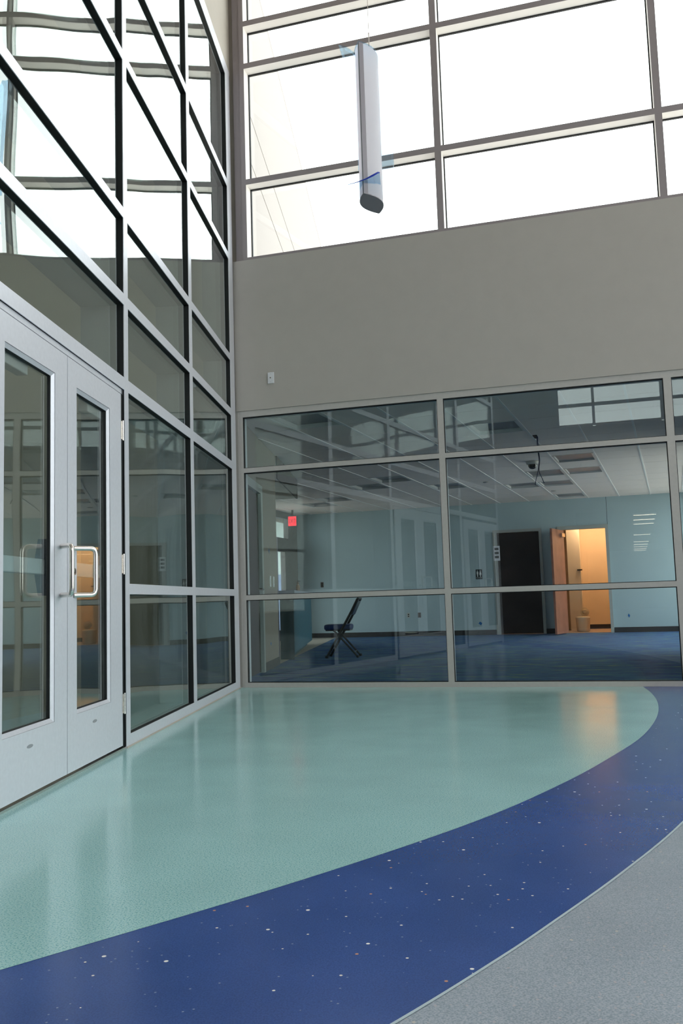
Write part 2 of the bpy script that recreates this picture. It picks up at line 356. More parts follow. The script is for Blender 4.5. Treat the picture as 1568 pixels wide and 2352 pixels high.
# upper windows: deep frames
wu = tag(empty('window_1'), 'tall upper windows over the taupe wall band', kind='structure')
UB = [(.115, .172), (2.346, 2.417), (4.575, 4.645), (6.80, 6.87), (9.03, 9.10), (11.1, 11.2)]
UL = [(4.755, 4.790), (5.647, 5.712), (7.045, 7.110), (7.565, 7.63), (8.57, 8.62)]
def ubar(x0, x1, z0, z1, name):
    q = MB(); q.box((x0, 0, z0), (x1, .17, z1), ALU_UP); k = q.mi(CREAM)
    for f in q.bm.faces:
        if abs(f.normal.y) < .5: f.material_index = k
    q.bm.normal_update()
    for f in q.bm.faces:
        f.material_index = k if abs(f.normal.y) < .5 else 0  # faces inside the opening paler than the front: outside light put into colour
    return q.build(name, wu)
for x0, x1 in UB: ubar(x0, x1, 4.755, 8.62, 'mullion')
for i in range(len(UB)-1):
    for z0, z1 in UL: ubar(UB[i][1], UB[i+1][0], z0, z1, 'transom')
    for j in range(len(UL)-1):
        x0, x1, z0, z1 = UB[i][1], UB[i+1][0], UL[j][1], UL[j+1][0]
        MB().box((x0, .14, z0), (x1, .149, z1), GL_U).build('pane', wu)
        q = MB(); t = .012
        for bx in (((x0, z0), (x0+t, z1)), ((x1-t, z0), (x1, z1)), ((x0, z0), (x1, z0+t)), ((x0, z1-t), (x1, z1))):
            q.box((bx[0][0], .130, bx[0][1]), (bx[1][0], .155, bx[1][1]), BLACK)
        q.build('gasket', wu)
# lower glazing
wo = tag(empty('window_2'), 'aluminium framed interior glazing looking into the carpeted room', kind='structure')
LBX = [(.022, .072), (2.258, 2.32), (4.484, 4.557), (6.71, 6.80)]
LZ = [(0, .050), (.938, .990), (2.338, 2.389), (2.962, 3.03)]
def fbar(x0, x1, z0, z1, name): return MB().box((x0, 0, z0), (x1, .058, z1), ALU_B).box((x0, .058, z0), (x1, .115, z1), RVL).build(name, wo)
RVL = mat('lit_reveal_aluminium', (.72, .71, .74, 1), .45)  # rear of the frame paler than its front: light on the reveals in colour
for x0, x1 in LBX: fbar(x0, x1, 0, 3.03, 'mullion')
for i in range(len(LBX)-1):
    for z0, z1 in LZ: fbar(LBX[i][1], LBX[i+1][0], z0, z1, 'transom')
    for j in range(3):
        x0, x1, z0, z1 = LBX[i][1], LBX[i+1][0], LZ[j][1], LZ[j+1][0]
        MB().box((x0, .050, z0), (x1, .058, z1), GL_F).build('pane', wo)
        q = MB(); t = .006
        for bx in (((x0, z0), (x0+t, z1)), ((x1-t, z0), (x1, z1)), ((x0, z0), (x1, z0+t)), ((x0, z1-t*1.4), (x1, z1))):
            q.box((bx[0][0], .012, bx[0][1]), (bx[1][0], .05, bx[1][1]), BLACK)
        q.build('gasket', wo)
# ------------------------------------------------------------------ LOBBY remaining shell (right, rear, ceiling)
o = MB().box((-2.5, -15, 8.8), (11.4, .3, 8.95), CEILM).build('ceiling'); tag(o, 'high lobby ceiling', kind='structure')
def window_wall(name, label, axis, at, lo, hi, z0, z1, n, zs, extra):
    e = tag(empty(name), label, kind='structure')
    def bx(a, c, za, zb, nm, m=ALU_UP, d=.13, off=0):
        q = MB()
        if axis == 'x': q.box((at+off, a, za), (at+off+d, c, zb), m)
        else: q.box((a, at-off-d, za), (c, at-off, zb), m)
        return q.build(nm, e)
    st = (hi-lo)/n; ll = [z0]+zs+[z1]
    for i in range(n+1): bx(lo+i*st-.035, lo+i*st+.035, z0, z1, 'mullion')
    for i in range(n):
        for z in ll: bx(lo+i*st+.035, lo+(i+1)*st-.035, z-.035, z+.035, 'transom')
        for j in range(len(ll)-1): bx(lo+i*st+.035, lo+(i+1)*st-.035, ll[j]+.035, ll[j+1]-.035, 'pane', GL_U, .006, .05)
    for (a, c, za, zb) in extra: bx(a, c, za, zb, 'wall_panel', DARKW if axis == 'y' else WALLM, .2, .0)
    return e
window_wall('window_3', 'tall window wall on the right side of the lobby', 'x', 11.2, -13.2, -.8, .6, 8.2, 6, [2.4, 4.2, 6.2],
            [(-15, -13.25, 0, 8.8), (-.75, .0, 0, 8.8), (-13.25, -.75, 0, .56), (-13.25, -.75, 8.24, 8.8)])
window_wall('window_4', 'rear lobby window wall with upper and lower glazing', 'y', -14.7, 2.1, 10.6, 5.3, 6.5, 5, [5.85],
            [(-4, 2.05, 0, 8.8), (10.65, 11.3, 0, 8.8), (2.05, 10.65, 6.54, 8.8), (7.3, 10.65, 0, 5.26), (2.05, 7.3, 3.0, 5.26), (2.05, 3.2, 0, 3.0)])
# exercise machines in front of the rear upper windows, on a mezzanine
DK = mat('machine_dark', (.02, .02, .022, 1), .5)
def treadmill(x, y, rz, lab):
    t = tag(empty('treadmill', Lp(x, y, 3.7), rz), lab, 'treadmill', None)
    MB().box((-.38, -.9, 0), (.38, .8, .2), DK, .03).build('running_deck', t)
    for sx in (-.36, .36): MB().tube([(sx, .6, .15), (sx, .75, 1.25), (sx, .3, 1.1)], .045, DK, 8).build('handrail', t)
    MB().box((-.42, .62, 1.2), (.42, .86, 1.5), DK, .03).build('console', t)
treadmill(9.8, -.85, -PHI+math.pi/2, 'dark treadmill nearest the curtain wall on the vestibule mezzanine')
treadmill(9.8, -1.85, -PHI+math.pi/2, 'dark treadmill in the middle of the vestibule mezzanine')
treadmill(9.8, -2.85, -PHI+math.pi/2, 'dark treadmill farthest from the curtain wall on the vestibule mezzanine')
# rear hall with ceiling strip lights
hall = tag(empty('rear_hall'), 'low rear hall behind the camera', kind='structure')
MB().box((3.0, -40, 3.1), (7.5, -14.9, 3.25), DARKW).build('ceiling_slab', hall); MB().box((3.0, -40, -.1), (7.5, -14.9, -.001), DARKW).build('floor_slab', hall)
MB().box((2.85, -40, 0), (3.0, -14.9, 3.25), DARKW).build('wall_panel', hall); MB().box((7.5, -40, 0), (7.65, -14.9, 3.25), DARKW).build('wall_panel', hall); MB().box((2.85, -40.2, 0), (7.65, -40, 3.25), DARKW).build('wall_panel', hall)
LEDM = mat('lit_strip', (.9, .85, .8, 1), .5, emit=(1, .8, .62, 1), estr=9)
for i, yy in enumerate([-15.3, -17.0, -18.7, -20.4, -26, -31, -33.2, -35.4, -37.6, -39.5]):
    t = tag(empty('ceiling_light', (4.95+(abs(yy)-15)*.03, yy, 3.1)), 'lit linear ceiling light in the rear hall, %s from the lobby' % ['first', 'second', 'third', 'fourth', 'fifth', 'sixth', 'seventh', 'eighth', 'ninth', 'last'][i], 'ceiling light', 'linear lights of the rear hall')
    MB().box((-.32, -.07, -.05), (.32, .07, 0), TBAR).build('housing', t); MB().box((-.3, -.05, -.06), (.3, .05, -.05), LEDM).build('diffuser', t)
# ------------------------------------------------------------------ OUTSIDE
GR = mat('pale_ground', (.68, .64, .57, 1), .9, noise=(.6, .15))
o = MB().box((-90, -90, -.6), (90, 90, -.13), GR).build('ground'); tag(o, 'pale ground outside', kind='structure')
ow = tag(empty('garden_wall', (-6.5, 16, -.13)), 'pale aqua wall with a blue plinth outside the exit door', 'wall')
MB().box((-.5, -4, 1.95), (0, 10, 3.7), mat('pale_aqua_render', (.42, .50, .50, 1), .8)).build('upper_wall', ow); MB().box((-.5, -4, 0), (.05, 10, 1.95), mat('blue_plinth', (.12, .17, .30, 1), .7)).build('plinth', ow)
ew = tag(empty('building', (0, 0, 0), -PHI), 'cream clad building wing rising beyond the upper windows', 'building')
EXT = mat('cream_cladding', (.315, .284, .265, 1), .8)
zz = [3.7, 5.2, 6.93, 7.62, 10.12]
for i in range(4): MB().box((-70, -3.2, zz[i]+.012), (-.8, -.10, zz[i+1]-.012), EXT).build('cladding_panel', ew)
MB().box((-70, -3.15, 3.7), (-.8, -.125, 10.1), mat('cladding_joint', (.26, .225, .20, 1), .8)).build('backing', ew)  # darker backing that shows in the joints between panels
MB().box((-70, -3.2, 10.12), (-.8, -.10, 10.17), EXT).build('coping', ew)
# ------------------------------------------------------------------ FAR ROOM shell
XW, XE, YN = -3.55, 5.9, 12.1
CARP = bpy.data.materials.new('blue_patterned_carpet'); CARP.use_nodes = True
nt = CARP.node_tree; P = nt.nodes['Principled BSDF']; N = nt.nodes.new; Lk = nt.links.new
tc = N('ShaderNodeTexCoord'); mp = N('ShaderNodeMapping'); mp.inputs['Scale'].default_value = (.9, 2.2, 1); Lk(tc.outputs['Object'], mp.inputs[0])
nz = N('ShaderNodeTexNoise'); nz.inputs['Scale'].default_value = 2.2; nz.inputs['Detail'].default_value = 7; nz.inputs['Roughness'].default_value = .75; Lk(mp.outputs[0], nz.inputs[0])
rp = N('ShaderNodeValToRGB'); e = rp.color_ramp.elements; e[0].position = .36; e[0].color = (.03, .06, .15, 1); e[1].position = .64; e[1].color = (.16, .22, .17, 1)
x = e.new(.49); x.color = (.05, .11, .27, 1); x = e.new(.56); x.color = (.06, .15, .24, 1)
Lk(nz.outputs[0], rp.inputs[0]); Lk(rp.outputs[0], P.inputs['Base Color']); P.inputs['Roughness'].default_value = .9; P.inputs['Specular IOR Level'].default_value = .2
f2 = MB().box((-3.7, .115, -.12), (XE+.1, 12.3, -.001), CARP).build('floor'); tag(f2, 'blue patterned carpet of the far room', kind='structure')
TILEF = mat('tan_floor_tile', (.42, .37, .31, 1), .5, noise=(4, .05))
flat([(-3.55, 1.9), (-.52, 1.9), (-2.6, 12.1), (-3.55, 12.1)], .003, TILEF, 'tan_tile_border', f2, 'tan hard floor beside the carpet')
# north wall pieces round two doors
wn = tag(empty('wall_north'), 'pale blue wall at the back of the carpeted room', kind='structure')
def nw(x0, x1, z0, z1): return MB().box((x0, YN, z0), (x1, YN+.16, z1), TEALW).build('wall_panel', wn)
nw(XW-.1, 1.40, 0, 3.3); nw(1.40, 2.46, 2.40, 3.3); nw(2.46, 2.86, 0, 3.3); nw(2.86, 3.958, 2.40, 3.3); nw(3.966, XE, 0, 3.3)
MB().box((3.957, YN+.008, 2.43), (3.967, YN+.15, 3.3), BASEB).build('panel_joint', wn)
for x0, x1 in ((XW, 1.35), (2.48, 2.83), (3.98, XE)):
    o = MB().box((x0, YN-.012, 0), (x1, YN, .115), BASEB).build('baseboard_north'); tag(o, 'dark rubber wall base below the pale blue wall', kind='structure')
o = MB().box((XE, .115, 0), (XE+.16, 1.2, 3.3), TEALW).build('wall_east'); tag(o, 'east wall end of the far room', kind='structure')
window_wall('window_5', 'east windows of the far room', 'x', XE, 5.2, 11.95, .10, 3.0, 4, [], [(.115, 5.2, 0, 3.3), (11.95, 12.3, 0, 3.3), (5.2, 11.95, 0, .07), (5.2, 11.95, 3.03, 3.3)])
bpy.data.objects.remove(bpy.data.objects['wall_east'])
o = MB().box((XE+.13, .13, 0), (6.95, .26, 3.3), TEALW).build('wall_return'); tag(o, 'short pale blue return wall behind the right end of the glazing', kind='structure')
# hall wall continuing the line of the curtain wall, with a dark door
wh = tag(empty('wall_hall', (0, 0, 0), -PHI), 'tan wall running back from the lobby corner', kind='structure')
TAN2 = mat('shaded_tan_paint', (.31, .27, .225, 1), .8, noise=(5, .02))  # the tan darkened for this wall: dimness of the room's left side in colour
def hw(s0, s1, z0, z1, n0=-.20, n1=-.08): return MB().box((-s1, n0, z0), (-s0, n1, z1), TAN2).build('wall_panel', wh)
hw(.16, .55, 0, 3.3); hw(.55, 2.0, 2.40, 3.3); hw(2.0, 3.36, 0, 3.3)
MB().box((-3.36, -2.75, 0), (-3.24, -.205, 3.3), TAN).build('wall_panel', wh)
o = MB().box((-3.372, -.08, 0), (-2.08, -.068, .115), BASEB).build('baseboard_hall'); o.rotation_euler = (0, 0, -PHI); tag(o, 'dark rubber base of the tan wall', kind='structure')
d3 = tag(empty('door_3', (0, 0, 0), -PHI), 'dark door in the tan wall beside the lobby corner', kind='structure')
MB().box((-1.95, -.15, .01), (-.6, -.11, 2.34), mat('grey_brown_door', (.022, .014, .011, 1), .6, 0, .2)).build('leaf', d3)
q = MB(); q.box((-2.07, -.19, 0), (-1.955, -.065, 2.345), HM); q.box((-2.07, -.19, 2.345), (-.5, -.065, 2.455), HM); q.box((-.60, -.19, 0), (-.50, -.065, 2.345), HM); q.build('door_frame', d3)
q = MB(); q.tube([(-1.88, -.11, 1.08), (-1.88, -.05, 1.08), (-1.76, -.05, 1.08)], .015, STEEL); q.tube([(-1.88, -.11, 1.08), (-1.88, -.103, 1.08)], .03, STEEL, 16); q.build('lever_handle', d3)
for i, (s_, lab) in enumerate(((2.68, 'narrow white switch plate nearer the dark door'), (2.98, 'white switch plate nearer the end of the tan wall'))):
    t = tag(empty('switch_plate', Lp(-s_, -.08, 1.20), -PHI), lab, 'switch', 'switch plates on the tan wall')
    MB().box((-.05, 0, -.075), (.05, .007, .075), TBAR, .002).build('plate', t); MB().box((-.012, .007, -.03), (.012, .012, .03), CREAM).build('toggle', t)
# west wall with storefront exit door
ww = tag(empty('wall_west'), 'west wall of the far room', kind='structure')
DKF = mat('dark_bronze_frame', (.07, .065, .065, 1), .45)
MB().box((XW-.16, 2.9, 0), (XW, 9.2, 3.3), TAN).build('wall_panel', ww)
wd = tag(empty('door_4'), 'glazed exit door with transom at the end of the corridor', kind='structure')
for y0, y1, z0, z1, nm in ((9.2, 9.3, 0, 3.09, 'post'), (10.55, 10.62, 0, 2.42, 'post'), (11.45, 12.1, 0, 3.09, 'post'), (9.3, 11.45, 2.93, 3.09, 'header'), (9.3, 11.45, 2.30, 2.45, 'header'), (10.62, 11.45, 2.12, 2.30, 'top_rail'), (11.2, 11.45, 0, 2.12, 'stile'), (10.62, 11.2, 0, .25, 'bottom_rail'), (9.3, 10.55, 0, .3, 'bottom_rail')):
    MB().box((XW-.12, y0, z0), (XW, y1, z1), DKF).build(nm, wd)
MB().box((XW-.07, 9.3, .25), (XW-.064, 11.45, 2.93), GL_U).build('pane', wd)
# ceiling of the far room: tiles, bars, troffers
CZ = 3.085; TH = math.radians(-3.95); PX, PY = .672, .80
cl = tag(empty('ceiling', (0, 0, 0), TH), 'white tile ceiling on an exposed grid', kind='structure')
ct, st_ = math.cos(TH), math.sin(TH)
def toL(x, y): return (x*ct+y*st_, -x*st_+y*ct)
room = [toL(*p) for p in ((XW, .12), (XE, .12), (XE, YN), (XW, YN))]
def clip(poly):
    for i in range(4):
        a, c = room[i], room[(i+1) % 4]; out = []
        ins = lambda p: (c[0]-a[0])*(p[1]-a[1])-(c[1]-a[1])*(p[0]-a[0]) >= -1e-9
        for j in range(len(poly)):
            p, r = poly[j], poly[(j+1) % len(poly)]
            if ins(p): out.append(p)
            if ins(p) != ins(r):
                d1_ = (c[0]-a[0])*(p[1]-a[1])-(c[1]-a[1])*(p[0]-a[0]); d2_ = (c[0]-a[0])*(r[1]-a[1])-(c[1]-a[1])*(r[0]-a[0]); t = d1_/(d1_-d2_)
                out.append((p[0]+(r[0]-p[0])*t, p[1]+(r[1]-p[1])*t))
        poly = out
        if len(poly) < 3: return []
    return poly
gx0 = toL(3.573, 11.977)[0] % PX; gy0 = toL(3.48, 5.699)[1]-.4
troff = {}
for nm, (x, y) in enumerate([(3.482, 5.70), (3.58, 7.35), (2.9, 7.0), (2.347, 8.75), (3.03, 9.3), (3.15, 11.0), (2.384, 2.5), (.227, 7.0), (.535, .95), (-1.637, 8.9), (-2.6, 9.9), (-.787, 7.3), (.708, 8.35)]):
    lx, ly = toL(x, y); troff[(math.floor((lx-gx0)/PX), math.floor((ly-gy0)/PY))] = 1
tile_me = None
ntile = 0
xs = [p[0] for p in room]; ys = [p[1] for p in room]
G = .010
for i in range(math.floor((min(xs)-gx0)/PX), math.ceil((max(xs)-gx0)/PX)):
    for j in range(math.floor((min(ys)-gy0)/PY), math.ceil((max(ys)-gy0)/PY)):
        if (i, j) in troff: continue
        x0, y0 = gx0+i*PX, gy0+j*PY; rect = [(x0+G, y0+G*.5), (x0+PX-G, y0+G*.5), (x0+PX-G, y0+PY-G*.5), (x0+G, y0+PY-G*.5)]
        c = clip(rect)
        if len(c) < 3: continue
        full = all(abs(c[k_][0]-rect[k_][0])+abs(c[k_][1]-rect[k_][1]) < 1e-6 for k_ in range(4)) if len(c) == 4 else False
        if full:
            if tile_me is None:
                tile_me = MB().prism([(G, G*.5), (PX-G, G*.5), (PX-G, PY-G*.5), (G, PY-G*.5)], CZ+.004, CZ+.02, CEILM).build('ceiling_tile', cl); tile_me.location = (x0, y0, 0)
            else:
                t = link('ceiling_tile', tile_me.data, cl); t.location = (x0, y0, 0)
        else: MB().prism(c, CZ+.004, CZ+.02, CEILM).build('ceiling_tile', cl)
        ntile += 1

for i in range(math.floor((min(xs)-gx0)/PX), math.ceil((max(xs)-gx0)/PX)+1):
    x0 = gx0+i*PX; c = clip([(x0-.012, min(ys)), (x0+.012, min(ys)), (x0+.012, max(ys)), (x0-.012, max(ys))])
    if len(c) > 2: MB().prism(c, CZ-.004, CZ+.012, TBAR).build('grid_bar', cl)
q = MB()
for j in range(math.floor((min(ys)-gy0)/PY), math.ceil((max(ys)-gy0)/PY)+1):
    y0 = gy0+j*PY; c = clip([(min(xs), y0-.004), (max(xs), y0-.004), (max(xs), y0+.004), (min(xs), y0+.004)])
    if len(c) > 2: q.prism(c, CZ+.006, CZ+.018, REAR)
o = q.build('cross_bars', cl); tag(o, 'thin grey joints crossing the grid', kind='stuff')
o = MB().prism([(XW-.16, .17), (XE+.16, .17), (XE+.16, YN+.16), (XW-.16, YN+.16)], 3.30, 3.45, CEILM).build('roof'); tag(o, 'flat roof slab over the far room', kind='structure')
MB().prism(room, 3.26, 3.285, CEILM).build('ceiling_slab', cl)
TW = mat('troffer_white', (.7, .7, .7, 1), .35); TG = mat('troffer_louvre', (.30, .29, .31, 1), .4)
TROFF_LABELS = ['unlit recessed ceiling light nearest the red exit sign', 'unlit recessed ceiling light second from the red exit sign', 'unlit recessed ceiling light third from the red exit sign, toward the glazing',
 'unlit recessed ceiling light fourth from the exit sign, above the outlet pair', 'unlit recessed ceiling light right behind the top pane at the left', 'unlit recessed ceiling light just left of the mullion between the two glazed bays',
 'dark open recessed ceiling light left of the hanging cable ends', 'unlit recessed ceiling light behind the top pane, just right of the mullion', 'unlit recessed ceiling light just behind the dome camera',
 'unlit recessed ceiling light right of the hanging cable ends', 'unlit recessed ceiling light closest to the blue wall, above the open door', 'grey recessed ceiling light right of the dome camera, nearer the glazing', 'grey recessed ceiling light right of the dome camera, farther from the glazing']
for k_, (i, j) in enumerate(sorted(troff)):
    x0, y0 = gx0+i*PX+.012, gy0+j*PY+.012; W_, D_ = PX-.024, PY-.024
    loc = Vector((x0*ct-y0*st_, x0*st_+y0*ct, CZ))
    t = tag(empty('ceiling_light', loc, TH), TROFF_LABELS[k_], 'ceiling light', 'recessed lights of the far room')
    q = MB(); q.box((0, 0, .07), (W_, D_, .08), TG); q.box((0, 0, 0), (.035, D_, .07), TW); q.box((W_-.035, 0, 0), (W_, D_, .07), TW); q.box((.035, 0, 0), (W_-.035, .02, .07), TW); q.box((.035, D_-.02, 0), (W_-.035, D_, .07), TW); q.build('housing', t)
    MB().box((.035, .02, .028 if k_ in (8, 9, 10, 11, 12) else .05), (W_-.035, D_-.02, .056), TG).build('lens', t)
# bulkhead over the corridor
o = MB().prism([(-.80, 3.33), (-1.40, 5.95), (-3.5, 5.95), (-3.5, 3.33)], 2.755, 3.2, TAN).build('trim_3'); tag(o, 'dropped bulkhead over the corridor mouth', kind='structure')
FD = mat('dark_brown_side', (.05, .042, .035, 1), .8)
fb = MB().prism([(-.794, 3.325), (-.77, 3.33), (-1.378, 5.975), (-1.402, 5.955)], 2.75, 3.2, FD).build('dark_side_board', bpy.data.objects['trim_3'])  # thin dark board added so the bulkhead side is darker than its underside
# ------------------------------------------------------------------ doors in the pale blue wall
def hm_frame(parent, x0, x1, top, outL, outR, outT):
    for a, c in ((outL, x0), (x1, outR)): MB().box((a, YN-.03, 0), (c, YN+.18, outT), HM).build('door_frame', parent)
    MB().box((x0, YN-.03, top), (x1, YN+.18, outT), HM).build('door_frame', parent)
d5 = tag(empty('door_5'), 'closed dark brown door in the pale blue wall', kind='structure')
hm_frame(d5, 1.445, 2.415, 2.38, 1.345, 2.478, 2.445)
MB().box((1.45, YN+.02, .012), (2.41, YN+.065, 2.375), WOODD).build('leaf', d5)
q = MB(); q.tube([(1.53, YN+.02, 1.05), (1.53, YN-.04, 1.05), (1.65, YN-.04, 1.05)], .011, STEEL); q.tube([(1.53, YN+.02, 1.05), (1.53, YN+.012, 1.05)], .03, STEEL, 16); q.build('lever_handle', d5)
d6 = tag(empty('door_6'), 'doorway with its wooden door standing open to a warm lit room', kind='structure')
hm_frame(d6, 2.93, 3.905, 2.38, 2.83, 3.97, 2.457)
lf = empty('leaf', (2.93, YN-.03, 0), math.radians(-90-13.5), d6)
bpy.data.objects.remove(lf)
q = MB(); a = math.radians(-90-13); c_, s_ = math.cos(a), math.sin(a)
def rot(p): return (2.935+p[0]*c_-p[1]*s_, YN-.035+p[0]*s_+p[1]*c_)
q.prism([rot(p) for p in ((0, 0), (.94, 0), (.94, .046), (0, .046))], .02, 2.36, WOODO); q.build('leaf', d6)
q = MB(); q.prism([rot(p) for p in ((.08, .046), (.32, .046), (.32, .10), (.08, .10))], 2.2, 2.28, STEEL); q.build('door_closer', d6)
q = MB(); pz = rot((.86, .046)); q2 = rot((.86, .11)); q3 = rot((.74, .11)); q.tube([(*pz, 1.05), (*q2, 1.05), (*q3, 1.05)], .011, STEEL); q.build('lever_handle', d6)
for zc in (.25, 1.2, 2.1): MB().box((2.93, YN-.04, zc-.06), (2.955, YN+.0, zc+.06), STEEL).build('hinge', d6)
# warm room
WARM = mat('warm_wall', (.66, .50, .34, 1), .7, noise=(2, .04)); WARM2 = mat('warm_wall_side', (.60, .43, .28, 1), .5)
cr = tag(empty('back_room'), 'small warm lit room behind the open door', kind='structure')
MB().box((1.2, YN+.17, -.1), (4.7, 14.6, -.001), mat('warm_floor', (.36, .26, .18, 1), .5)).build('floor_slab', cr)
MB().box((1.2, 14.5, 0), (4.7, 14.6, 3.0), WARM).build('wall_panel', cr); MB().box((1.1, YN+.17, 0), (1.2, 14.6, 3.0), WARM).build('wall_panel', cr); MB().box((4.6, YN+.17, 0), (4.7, 14.6, 3.0), WARM2).build('wall_panel', cr)
MB().box((1.1, YN+.17, 2.9), (4.7, 14.6, 3.0), WARM).build('ceiling_slab', cr); MB().box((3.1, 14.48, 0), (4.6, 14.5, .11), BASEB).build('wall_base', cr)
MB().box((2.98, 13.5, 0), (3.28, 14.5, 2.9), mat('white_pier', (.74, .62, .48, 1), .7)).build('pier', cr)
MB().box((3.2, 13.47, 1.46), (3.32, 13.5, 1.49), BLACK).build('hook_rail', cr)
t = tag(empty('ceiling_light', (3.7, 13.3, 2.9)), 'warm ceiling lamp in the room behind the open door', 'ceiling light')
MB().lathe([(.16, 0), (.16, -.03), (.12, -.06), (.02, -.07)], mat('lamp_glass', (1, .8, .6, 1), .5, emit=(1, .62, .34, 1), estr=10), (0, 0, 0)).build('diffuser', t)
ld = bpy.data.lights.new('warm_lamp', 'POINT'); ld.energy = 78; ld.color = (1, .68, .43); ld.shadow_soft_size = .12; lo_ = bpy.data.objects.new('warm_lamp', ld); COL.objects.link(lo_); lo_.parent = t; lo_.location = (0, 0, -.2)
bn = tag(empty('waste_bin', (3.28, 12.95, 0)), 'cream cylindrical waste bin inside the open doorway', 'bin')
CRB = mat('cream_plastic', (.72, .58, .42, 1), .4)
MB().lathe([(.13, 0), (.15, .02), (.165, .30), (.17, .34), (.13, .35)], CRB).build('body', bn)
hat = tag(empty('round_hat', (3.33, 13.0, .352)), 'round straw coloured hat propped on the waste bin', 'hat')
q = MB(); q.lathe([(.105, -.004), (.105, .003), (.060, .008), (.056, .05), (.04, .062), (.006, .064)], mat('straw', (.62, .46, .28, 1), .8, bump=(200, .5)), (0, 0, 0), 28)
for f in q.bm.faces: f.smooth = False
hb = q.build('brim_and_crown', hat)
hb.rotation_euler = (math.radians(78), 0, math.radians(8)); hb.location = (0, 0, .107)
# ------------------------------------------------------------------ things on the pale blue wall
SIGN = mat('charcoal_sign', (.012, .02, .025, 1), .4); WHT = mat('white_graphic', (.7, .72, .72, 1), .5); BTAPE = mat('blue_tape', (.02, .14, .40, 1), .5)
rs = tag(empty('restroom_sign', (.985, YN, 1.425)), 'dark restroom sign with two white figures on the blue wall', 'sign')
MB().box((-.075, -.008, -.115), (.075, 0, .115), SIGN, .002).build('plate', rs)
for sx, fem in ((-.033, 0), (.033, 1)):
    q = MB(); q.prism([(sx+.011*math.cos(t*math.pi/6), .078+.011*math.sin(t*math.pi/6)) for t in range(12)], -.010, -.008, WHT, 'y')
    if fem: q.prism([(sx-.012, .06), (sx+.012, .06), (sx+.026, -.01), (sx+.009, -.01), (sx+.009, -.06), (sx-.009, -.06), (sx-.009, -.01), (sx-.026, -.01)], -.010, -.008, WHT, 'y')
    else: q.prism([(sx-.02, .06), (sx+.02, .06), (sx+.02, .0), (sx+.011, .0), (sx+.011, -.06), (sx-.011, -.06), (sx-.011, .0), (sx-.02, .0)], -.010, -.008, WHT, 'y')
    q.build('figure', rs)
o = text_mesh('lettering', 'RESTROOM', .024, WHT, .001, rs); o.location = (0, -.009, -.085); o.rotation_euler = (math.pi/2, 0, 0)
nt_ = tag(empty('notice_sheet', (1.425, YN-.032, 1.90)), 'white notice with three dark picture blocks taped on the door frame', 'notice')
MB().box((-.078, -.003, -.175), (.078, 0, .175), mat('paper', (.75, .76, .80, 1), .7)).build('sheet', nt_)
for k_ in range(3): MB().box((-.045, -.0045, .075-k_*.095), (.05, -.003, .13-k_*.095), SIGN).build('picture_block', nt_)
def outlet(px, pz, w_, h_, m_, lab, y=YN):
    t = tag(empty('wall_outlet', (px, y, pz)), lab, 'outlet', None)
    MB().box((-w_/2, -.006, -h_/2), (w_/2, 0, h_/2), m_, .0015).build('plate', t)
    for s in (-.022, .022): MB().box((-.016, -.009, s-.013), (.016, -.006, s+.013), BLACK).build('socket', t)
OUTM = mat('steel_plate', (.5, .5, .46, 1), .4); OUTB = mat('brown_plate', (.08, .06, .05, 1), .5)
outlet(-.754, .50, .075, .12, OUTM, 'steel outlet plate low on the blue wall, left of a brown one')
outlet(-.487, .50, .072, .12, OUTB, 'brown outlet plate low on the blue wall, right of the steel one')
outlet(-2.92, 1.31, .075, .13, OUTB, 'brown wall plate at switch height beyond the reception counter')
def tape(loc, rz, lab, w_=.07, h_=.08):
    t = MB().prism([(-w_/2, 0), (-w_*.1, h_/2), (w_/2, h_*.1), (w_*.15, -h_/2)], -.002, 0, BTAPE, 'y').build('tape_mark'); t.location = loc; t.rotation_euler = (0, 0, rz)
    tag(t, lab, 'tape'); return t
tape((.966, YN-.001, .268), 0, 'small blue tape mark low on the wall left of the dark door', .09, .09)
tape((4.308, YN-.001, .37), 0, 'small blue tape mark low on the wall right of the open door', .05, .09)
tape(Lp(-2.62, -.079, .34), -PHI+math.pi, 'small blue tape mark low on the tan wall', .09, .05)
tape(Lp(-2.62, -.079, 1.62), -PHI+math.pi, 'small blue tape mark at head height on the tan wall', .07, .07)
# wall plate on the taupe wall
t = tag(empty('wall_plate', (.428, -.015, 3.37)), 'white wall plate with a round jack, high on the taupe wall near the corner', 'wall plate')
PLT = mat('white_plate', (.62, .63, .66, 1), .45)
q = MB().box((-.036, -.012, -.062), (.036, 0, .062), PLT, .0025).build('plate', t)
q = MB(); q.tube([(-.002, -.012, 0), (-.002, -.020, 0)], .0085, STEEL, 14); q.tube([(-.002, -.0195, 0), (-.002, -.0215, 0)], .005, BLACK, 12); q.build('jack', t)
for z in (-.045, .045): q = MB(); q.tube([(-.001, -.012, z), (-.001, -.0135, z)], .0035, REAR, 10); q.build('screw', t)
# exit sign
ex = tag(empty('exit_sign', (-3.205, 10.8, 2.70)), 'lit red EXIT sign hanging beside the glazed exit door', 'sign')
RED = mat('exit_red', (.6, .02, .03, 1), .5, emit=(1, .02, .045, 1), estr=1.15); REDD = mat('exit_letter', (.2, .01, .02, 1), .5, emit=(1, .03, .06, 1), estr=.35)
MB().box((-.105, 0, 0), (.105, .05, .235), DKF).build('housing', ex); MB().box((-.10, -.006, .005), (.10, 0, .23), RED).build('face', ex)
o = text_mesh('lettering', 'EXIT', .098, REDD, .002, ex); o.location = (0, -.008, .115); o.rotation_euler = (math.pi/2, 0, 0); o.scale = (.85, 1.5, 1)
MB().box((-.02, .01, .235), (.02, .04, .385), DKF).build('hanger', ex)
